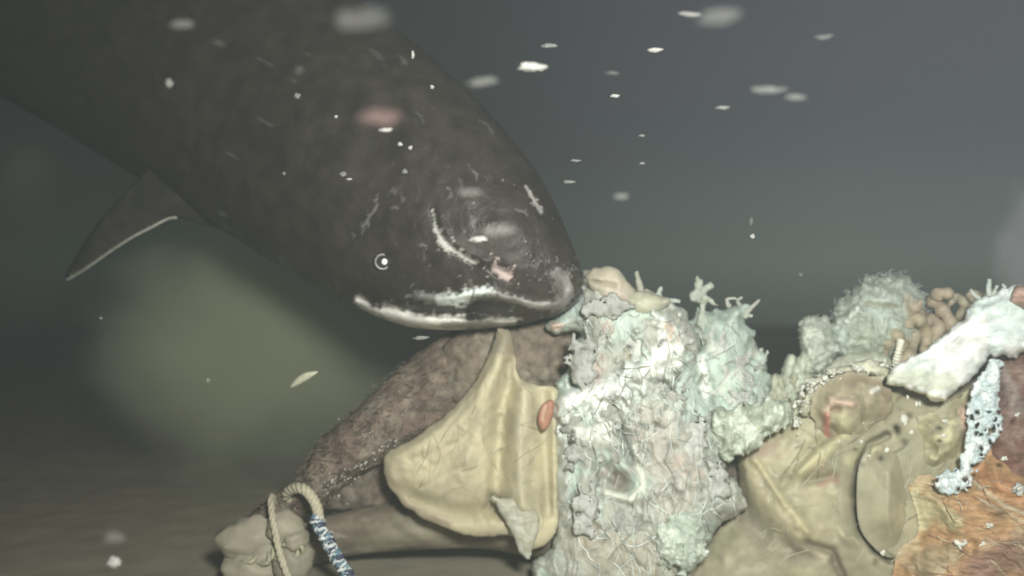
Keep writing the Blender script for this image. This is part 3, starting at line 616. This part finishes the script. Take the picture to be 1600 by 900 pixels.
    # the bright white sheet
    relief_obj('white_sheet', root, M['fat'], [(1384, 600), (1388, 580), (1420, 562), (1455, 540), (1490, 512), (1515, 482), (1545, 462), (1580, 452), (1640, 446), (1660, 540), (1600, 552), (1560, 562), (1545, 556), (1520, 588), (1492, 616), (1470, 627), (1440, 616), (1405, 606)],
               label='bright white sheet of tendon across the gut', D=1.855, thick=.030, back=.012, edge=22, step=2.0, rag=(6, 16), crinkle=(.014, 60, 'f'), stretchy=(.7, 1.6), base=(.80, .82, .80), seed=81., alt=(.66, .74, .72), altscale=40,
               feats=[([(1400, 592), (1440, 590), (1480, 600)], 18, -.004, (.56, .59, .48)), ([(1395, 602), (1450, 619), (1478, 624)], 4, .006, (.78, .76, .54)), ([(1440, 560), (1500, 520), (1560, 500)], 5, -.005, (.80, .84, .84)), ([(1520, 480), (1600, 480)], 18, 0, (.70, .82, .78))])
    sprig('tendril', [([(1546, 468), (1545, 452), (1546, 436)], 5, 3), ([(1552, 462), (1558, 446)], 4, 2), ([(1562, 458), (1570, 450), (1566, 444)], 3, 2), ([(1536, 470), (1524, 462), (1516, 452)], 4, 2)], 1.86, (.62, .70, .66))
    relief_obj('muscle_lobe', root, M['muscle'], [(1578, 470), (1584, 450), (1600, 446), (1640, 450), (1640, 490), (1596, 482)], label='pink lump at the top of the white sheet', D=1.83, thick=.03, back=.03, edge=16, step=2.2, rag=(2, 10), base=(.50, .34, .28), alt=(.34, .22, .17), altscale=12)
    # red muscle, orange muscle
    relief_obj('red_muscle', root, M['muscle'], [(1548, 566), (1580, 556), (1660, 550), (1700, 760), (1620, 790), (1560, 770), (1540, 720), (1550, 650)], label='dark red muscle at the right edge', D=1.90, thick=.05, back=.05, edge=50, step=2.4, rag=(3, 14), crinkle=(.008, 34, 'f'),
               base=(.17, .085, .065), alt=(.24, .16, .14), altscale=40, seed=91., feats=[([(1570, 590), (1590, 640)], 16, .006, (.26, .21, .19))])
    orm = relief_obj('orange_muscle', root, M['muscle'], [(1420, 760), (1440, 740), (1500, 745), (1540, 700), (1570, 705), (1660, 750), (1700, 960), (1420, 970), (1400, 880), (1430, 830)], label='orange fibrous muscle with cream patches low on the right', D=1.875, thick=.075, back=.05, edge=80, step=2.4, rag=(6, 26), prof='s',
               crinkle=(.012, 40, 'f'), stretchy=(.8, 1.8), base=(.44, .27, .14), alt=(.46, .36, .22), altscale=50, seed=95.,
               feats=[([(1440, 790), (1470, 800), (1490, 815)], 17, .010, (.58, .54, .33)), ([(1430, 770), (1440, 820)], 12, .006, (.55, .51, .32)), ([(1530, 740), (1590, 770), (1640, 790)], 16, .010, (.50, .26, .13)), ([(1510, 745), (1570, 790), (1640, 820)], 4, .006, (.56, .48, .34)),
                      ([(1530, 890), (1600, 860), (1660, 830)], 34, .006, (.25, .15, .12)), ([(1480, 780), (1560, 800)], 5, .006, (.46, .30, .17)), ([(1530, 780), (1600, 815)], 3, .006, (.56, .46, .32)), ([(1430, 880), (1480, 870)], 24, .008, (.38, .30, .19))])
    relief_obj('cream_fat', root, M['gut'], [(1432, 650), (1460, 640), (1530, 600), (1552, 580), (1545, 640), (1520, 690), (1490, 730), (1450, 740), (1436, 700)], label='cream and olive fat beneath the white sheet', D=1.886, thick=.036, back=.03, edge=34, step=2.2, rag=(6, 18), prof='s', crinkle=(.008, 30, 'f'),
               base=olive, alt=(.44, .41, .26), seed=99., feats=[([(1450, 690), (1480, 680)], 15, .01, (.58, .55, .35), .7), ([(1505, 640), (1512, 680)], 8, .004, (.50, .34, .28)), ([(1530, 600), (1512, 630)], 8, -.004, (.36, .31, .19)), ([(1436, 668), (1424, 682)], 5, .006, (.64, .62, .42))])
    W_ = [(.70, .76, .68), (.56, .60, .53), (.80, .84, .76), (.32, .31, .26), (.46, .42, .36)]
    fibres(fm_, 330, 870, 1150, 440, 890, 265, 34, (5, 11), W_, M['fat'], 1)
    fibres(fl, 110, 1085, 1205, 490, 680, 270, 40, (4, 9), W_, M['fat'], 2)
    fibres(om, 80, 1150, 1560, 610, 890, 48, 16, (8, 18), [(.52, .49, .32), (.46, .43, .28), (.27, .24, .16), (.58, .56, .42)], M['gut'], 3, (.0006, .0014))
    fibres(orm, 45, 1430, 1600, 740, 895, -28, 12, (8, 16), [(.50, .40, .27), (.46, .28, .15), (.26, .15, .10), (.58, .50, .36)], M['muscle'], 4, (.0006, .0014))
    fibres(sf, 60, 620, 870, 600, 830, 60, 22, (7, 14), [(.50, .46, .32), (.42, .38, .25), (.58, .54, .38)], M['skin'], 5, (.0004, .0009))
    # lacy blue white net
    lace = [(1548, 560), (1566, 566), (1560, 620), (1566, 660), (1556, 690), (1530, 720), (1520, 756), (1490, 775), (1462, 764), (1460, 745), (1490, 730), (1506, 690), (1512, 640), (1524, 600)]
    relief_obj('lace_membrane', root, M['lace'], lace, label='pale blue net of torn membrane hanging from the white sheet', D=1.835, thick=.014, back=.010, edge=8, step=1.4, rag=(5, 8), holes=(-.62, 7, [(1500, 640), (1580, 640), (1580, 800), (1440, 800)]), crinkle=(.010, 14, 'r'),
               base=(.56, .66, .68), alt=(.74, .80, .80), altscale=14, seed=101.)
    # pale beads put in for wet glints of froth caught on the gut
    b = Bag()
    for x, y, r in ((1415, 655, 9), (1436, 631, 5), (1477, 656, 5), (1424, 676, 5), (1385, 704, 5), (1358, 712, 3), (1346, 690, 4), (1500, 850, 7), (1536, 850, 6), (1510, 846, 5), (1380, 864, 4), (1418, 620, 3), (1475, 680, 4), (1590, 648, 4), (1570, 715, 5), (1545, 822, 5)):
        b = Bag()
        for k in range(3):
            q = r * .00112; V, F = ellipsoid(P(x + random.gauss(0, r * .3), y + random.gauss(0, r * .25), 1.792 if y > 600 else 1.82), (q * random.uniform(.5, 1.1), q * .6, q * random.uniform(.3, .8)), 10, 7, .3, 2, random.uniform(0, 3), seed=x + k); b.add(V, F, (.80, .79, .66))
        b.obj('glint_bead', M['fat'], root)

carcass()

# ================================================================== ROPE
def rope():
    root = thing('rope', tuple(P(545, 905, 1.9)), 'rope looped round the foreleg, pale loop ending in a blue and white braid', 'rope')
    def twist(q, r):
        C = catmull(q, 160); T = np.gradient(C, axis=0); T /= np.linalg.norm(T, axis=1)[:, None]; A = np.cross(T, [0, 1, .1]); A /= np.linalg.norm(A, axis=1)[:, None]; B = np.cross(T, A)
        b = Bag(); ph = np.linspace(0, 34, 160)
        for k in range(3):
            o = ph + k * 2.094; V, F = tube(C + r * .45 * (np.cos(o)[:, None] * A + np.sin(o)[:, None] * B), r * .62, 8, jitter=.0002); b.add(V, F)
        return np.vstack(b.V), b.F
    q = [P(x, y, d) for x, y, d in ((462, 800, 1.96), (448, 775, 1.93), (458, 764, 1.90), (474, 764, 1.875), (488, 778, 1.865), (496, 796, 1.86), (498, 815, 1.86))]
    V, F = twist(q, .0095); mesh_obj('leg_loop', V, F, M['rope_pale'], root)
    q = [P(x, y, d) for x, y, d in ((432, 790, 1.955), (424, 776, 1.91), (425, 800, 1.87), (430, 830, 1.85), (436, 860, 1.845), (444, 885, 1.84), (455, 915, 1.84))]
    V, F = twist(q, .0062); mesh_obj('foot_loop', V, F, M['rope_pale'], root)
    pth = np.array([P(x, y, d) for x, y, d in ((492, 806, 1.86), (500, 825, 1.855), (512, 846, 1.85), (524, 866, 1.845), (535, 885, 1.84), (548, 908, 1.83), (570, 945, 1.82))]); C = catmull(pth, 260)
    T = np.gradient(C, axis=0); T /= np.linalg.norm(T, axis=1)[:, None]; A = np.cross(T, [0, 1, 0]); A /= np.linalg.norm(A, axis=1)[:, None]; B = np.cross(T, A)
    bag = Bag()
    V, F = tube(C, .0075, 10); bag.add(V, F, mi=0)
    u = np.linspace(0, 1, 260)
    for k in range(6):
        sg = 1 if k % 2 else -1
        ph = sg * u * 60 + k * 2 * np.pi / 6; R = .0078 + .0016 * np.sin(u * 90 * sg + k) + .0008 * fbm(u * 30, k, 0, 2)
        V, F = tube(C + (np.cos(ph) * R)[:, None] * A + (np.sin(ph) * R)[:, None] * B, .0032 if k < 3 else .0026, 6, jitter=.0006); bag.add(V, F, mi=[1, 0, 2, 0, 2, 1][k])
    for i in range(50):
        j = random.randrange(5, 200); d = rng.standard_normal(3); d /= np.linalg.norm(d); p = C[j] + d * .009
        V, F = tube([p, p + d * .005 + T[j] * .003, p + d * .007 + T[j] * .009], [.0008, .0006, .0003], 4); bag.add(V, F, mi=1)
    bag.obj('braid', None, root, mats=[M['rope_blue'], M['rope_white'], M['rope_dark']])
rope()

# ================================================================== drifting things
def scrap():
    a = P(453, 606, 1.9); b = P(497, 581, 1.88); n = 30; C = np.linspace(0, 1, n)[:, None] * (b - a) + a; u = np.linspace(0, 1, n)
    C[:, 2] += .004 * np.sin(u * 3.1); R = .0001 + .0078 * np.sin(np.pi * u**.9)**.8
    V, F = tube(C, list(np.clip(R, .0004, 1)), 10); o = mesh_obj('flesh_scrap', V, F, M['scrap'])
    tag(o, 'slender pale scrap drifting alone left of the foreleg', 'scrap')
scrap()
G = 'marine snow flakes drifting in the water'
flakes = [  # px, py, width px, height px, distance, material, label
    (830, 105, 38, 12, 1.2, 'snow', 'brightest wide white flake above the shark snout'),
    (1023, 78, 20, 6, 1.4, 'snow', 'short bright flake right of the widest flake, top centre'),
    (1078, 22, 30, 7, 1.2, 'snow_faint', 'thin white streak at the top edge beside a soft blurred flake'),
    (1122, 26, 66, 22, .75, 'snow_mist', 'soft blurred grey flake at the top edge, right of centre'),
    (568, 28, 84, 34, .7, 'snow_mist', 'large blurred grey flake at the top over the shark back'),
    (595, 183, 62, 22, .75, 'snow_pink', 'blurred pinkish flake over the shark back'),
    (602, 203, 20, 6, 1.3, 'snow', 'small white flake right under the pinkish flake'),
    (858, 71, 22, 7, 1.4, 'snow_faint', 'small grey flake above the widest white flake'),
    (961, 150, 12, 5, 1.5, 'snow', 'small flake below the middle of the two top bright flakes'),
    (1003, 212, 9, 4, 1.6, 'snow_faint', 'tiny speck in the dark water, upper of two in a column'),
    (1003, 255, 9, 4, 1.6, 'snow_faint', 'tiny speck in the dark water, lower of two in a column'),
    (900, 251, 14, 4, 1.6, 'snow_faint', 'thin flake right of the shark forehead, upper of a pair'),
    (890, 284, 18, 5, 1.6, 'snow_faint', 'thin flake right of the shark forehead, lower of a pair'),
    (970, 307, 20, 9, 1.0, 'snow_veil', 'dim soft flake in open water right of the snout'),
    (748, 374, 26, 9, 1.35, 'snow', 'white flake on the snout just above the nostril scar'),
    (780, 360, 50, 13, .9, 'snow_veil', 'dim long flake above the white one on the snout'),
    (735, 300, 32, 9, .9, 'snow_veil', 'dim flake over the shark forehead'),
    (1287, 57, 28, 7, 1.2, 'snow_veil', 'faint slanted flake near the top right'),
    (1200, 140, 46, 10, 1.0, 'snow_veil', 'faint long flake in the upper right water'),
    (1243, 152, 32, 8, 1.0, 'snow_veil', 'faint flake trailing right of a longer faint one'),
    (1128, 168, 20, 5, 1.3, 'snow_faint', 'thin flake left below the faint long one'),
    (645, 85, 5, 12, 1.5, 'snow', 'small upright fleck high on the shark back'),
    (675, 136, 6, 6, 1.5, 'snow', 'tiny round speck above the shark forehead'),
    (465, 150, 9, 9, 1.4, 'snow_faint', 'round speck high on the dark shark flank'),
    (264, 130, 11, 14, 1.2, 'snow_faint', 'dim round speck at the upper left'),
    (285, 38, 32, 12, .9, 'snow_veil', 'dim blurred flake at the upper left edge of the shark'),
    (525, 182, 5, 5, 1.6, 'snow', 'tiny speck left of the pinkish flake'),
    (625, 225, 7, 6, 1.5, 'snow', 'left of two specks below the pinkish flake'),
    (641, 231, 7, 6, 1.5, 'snow', 'right of two specks below the pinkish flake'),
    (633, 268, 8, 7, 1.5, 'snow_faint', 'single speck above the shark eye'),
    (536, 272, 10, 8, 1.5, 'snow_faint', 'upper left of a close pair of specks behind the eye'),
    (546, 280, 9, 4, 1.5, 'snow', 'lower right of a close pair of specks behind the eye'),
    (444, 271, 5, 5, 1.6, 'snow_faint', 'tiny speck on the shark flank near the gills'),
    (1176, 369, 7, 7, 1.7, 'snow', 'bright round speck in the open water above the fat'),
    (1174, 346, 5, 12, 1.6, 'snow_veil', 'faint upright wisp over the bright round speck'),
    (178, 878, 21, 15, 1.2, 'snow', 'bright squarish flake near the bottom left corner'),
    (178, 840, 30, 14, .9, 'snow_veil', 'dim flake above the bright one at bottom left'),
    (325, 594, 7, 6, 1.7, 'snow_faint', 'tiny speck in the green sediment cloud'),
    (158, 497, 5, 5, 1.7, 'snow_faint', 'tiny speck below the tip of the pectoral fin'),
    (657, 528, 22, 6, 1.5, 'snow_faint', 'thin flake just below the shark jaw'),
    (755, 127, 42, 12, .9, 'snow_veil', 'dim wide flake left below the widest white one'),
    (957, 114, 20, 4, 1.2, 'snow_veil', 'faint thin flake between the two bright flakes'),
    (1251, 429, 6, 6, 1.7, 'snow_veil', 'dim speck left of the grey dome'),
    (1592, 764, 16, 18, 1.6, 'snow', 'round cream flake on the orange muscle at the right edge'),
]
for i, (x, y, w, h, d, m, lab) in enumerate(flakes):
    q = d / FPX / 2
    V, F = ellipsoid(P(x, y, d), (w * q, min(w, h) * q, h * q * .9), 28, 16, .5, 2.2, math.radians(random.uniform(-3, 6)) if w > h * 1.5 else 0, seed=i * 7.1)
    tag(mesh_obj('snow_flake', V, F, M[m]), lab, 'flake', G)

# ================================================================== haze and sediment clouds
def vol_mat(name, col, dens, soft=False, scale=3.0):
    m = bpy.data.materials.new(name); m.use_nodes = True; N = m.node_tree.nodes; L = m.node_tree.links
    N.remove(N['Principled BSDF']); v = N.new('ShaderNodeVolumePrincipled'); L.new(v.outputs[0], N['Material Output'].inputs['Volume'])
    v.inputs['Color'].default_value = (*col, 1); v.inputs['Density'].default_value = dens
    if soft:
        tc = N.new('ShaderNodeTexCoord'); nz = N.new('ShaderNodeTexNoise'); nz.inputs['Scale'].default_value = scale; nz.inputs['Detail'].default_value = 3; L.new(tc.outputs['Object'], nz.inputs['Vector'])
        ln = N.new('ShaderNodeVectorMath'); ln.operation = 'LENGTH'; L.new(tc.outputs['Object'], ln.inputs[0])
        a = N.new('ShaderNodeMath'); a.operation = 'MULTIPLY_ADD'; L.new(nz.outputs[0], a.inputs[0]); a.inputs[1].default_value = -.9; L.new(ln.outputs['Value'], a.inputs[2])
        mr = N.new('ShaderNodeMapRange'); mr.interpolation_type = 'SMOOTHSTEP'; L.new(a.outputs[0], mr.inputs[0]); mr.inputs[1].default_value = .34; mr.inputs[2].default_value = -.50; mr.inputs[3].default_value = 0; mr.inputs[4].default_value = dens
        L.new(mr.outputs[0], v.inputs['Density'])
    return m
def box(name, lo_, hi_, mat):
    V = [(x, y, z) for x in (lo_[0], hi_[0]) for y in (lo_[1], hi_[1]) for z in (lo_[2], hi_[2])]
    F = [[0, 1, 3, 2], [4, 6, 7, 5], [0, 4, 5, 1], [2, 3, 7, 6], [0, 2, 6, 4], [1, 5, 7, 3]]
    return mesh_obj(name, V, F, mat, smooth_=False)
hz = box('haze', (-13.3, -13.3, -1.05), (13.3, 13.3, 3.0), vol_mat('haze_water', (.80, .90, .88), .025)); tag(hz, kind='stuff')
def cloud(px, py, d, r, col, dens, lab, scale=2.):
    V, F = ellipsoid((0, 0, 0), (1, 1, 1), 24, 14)
    o = mesh_obj('sediment_cloud', V, F, vol_mat('sediment_' + str(px), col, dens, True, scale)); o.location = P(px, py, d); o.scale = r
    for v in o.data.vertices: pass
    tag(o, lab, 'sediment', 'clouds of stirred up sediment', 'stuff')
    # centre the mesh on its origin so that the density fades outward from the middle
    zs = [v.co.z for v in o.data.vertices]; mid = (max(zs) + min(zs)) / 2
    for v in o.data.vertices: v.co.z -= mid
    return o
cloud(425, 525, 2.62, (.68, .42, .50), (.92, .99, .72), 8, 'green tinged cloud of silt behind the foreleg under the shark')
cloud(1632, 390, 2.2, (.15, .13, .22), (.9, .9, .95), 30, 'whitish plume rising at the right edge above the white sheet')
cloud(40, 270, 2.9, (.16, .16, .20), (.95, .9, .6), 1.2, 'dim brownish cloud at the left edge')
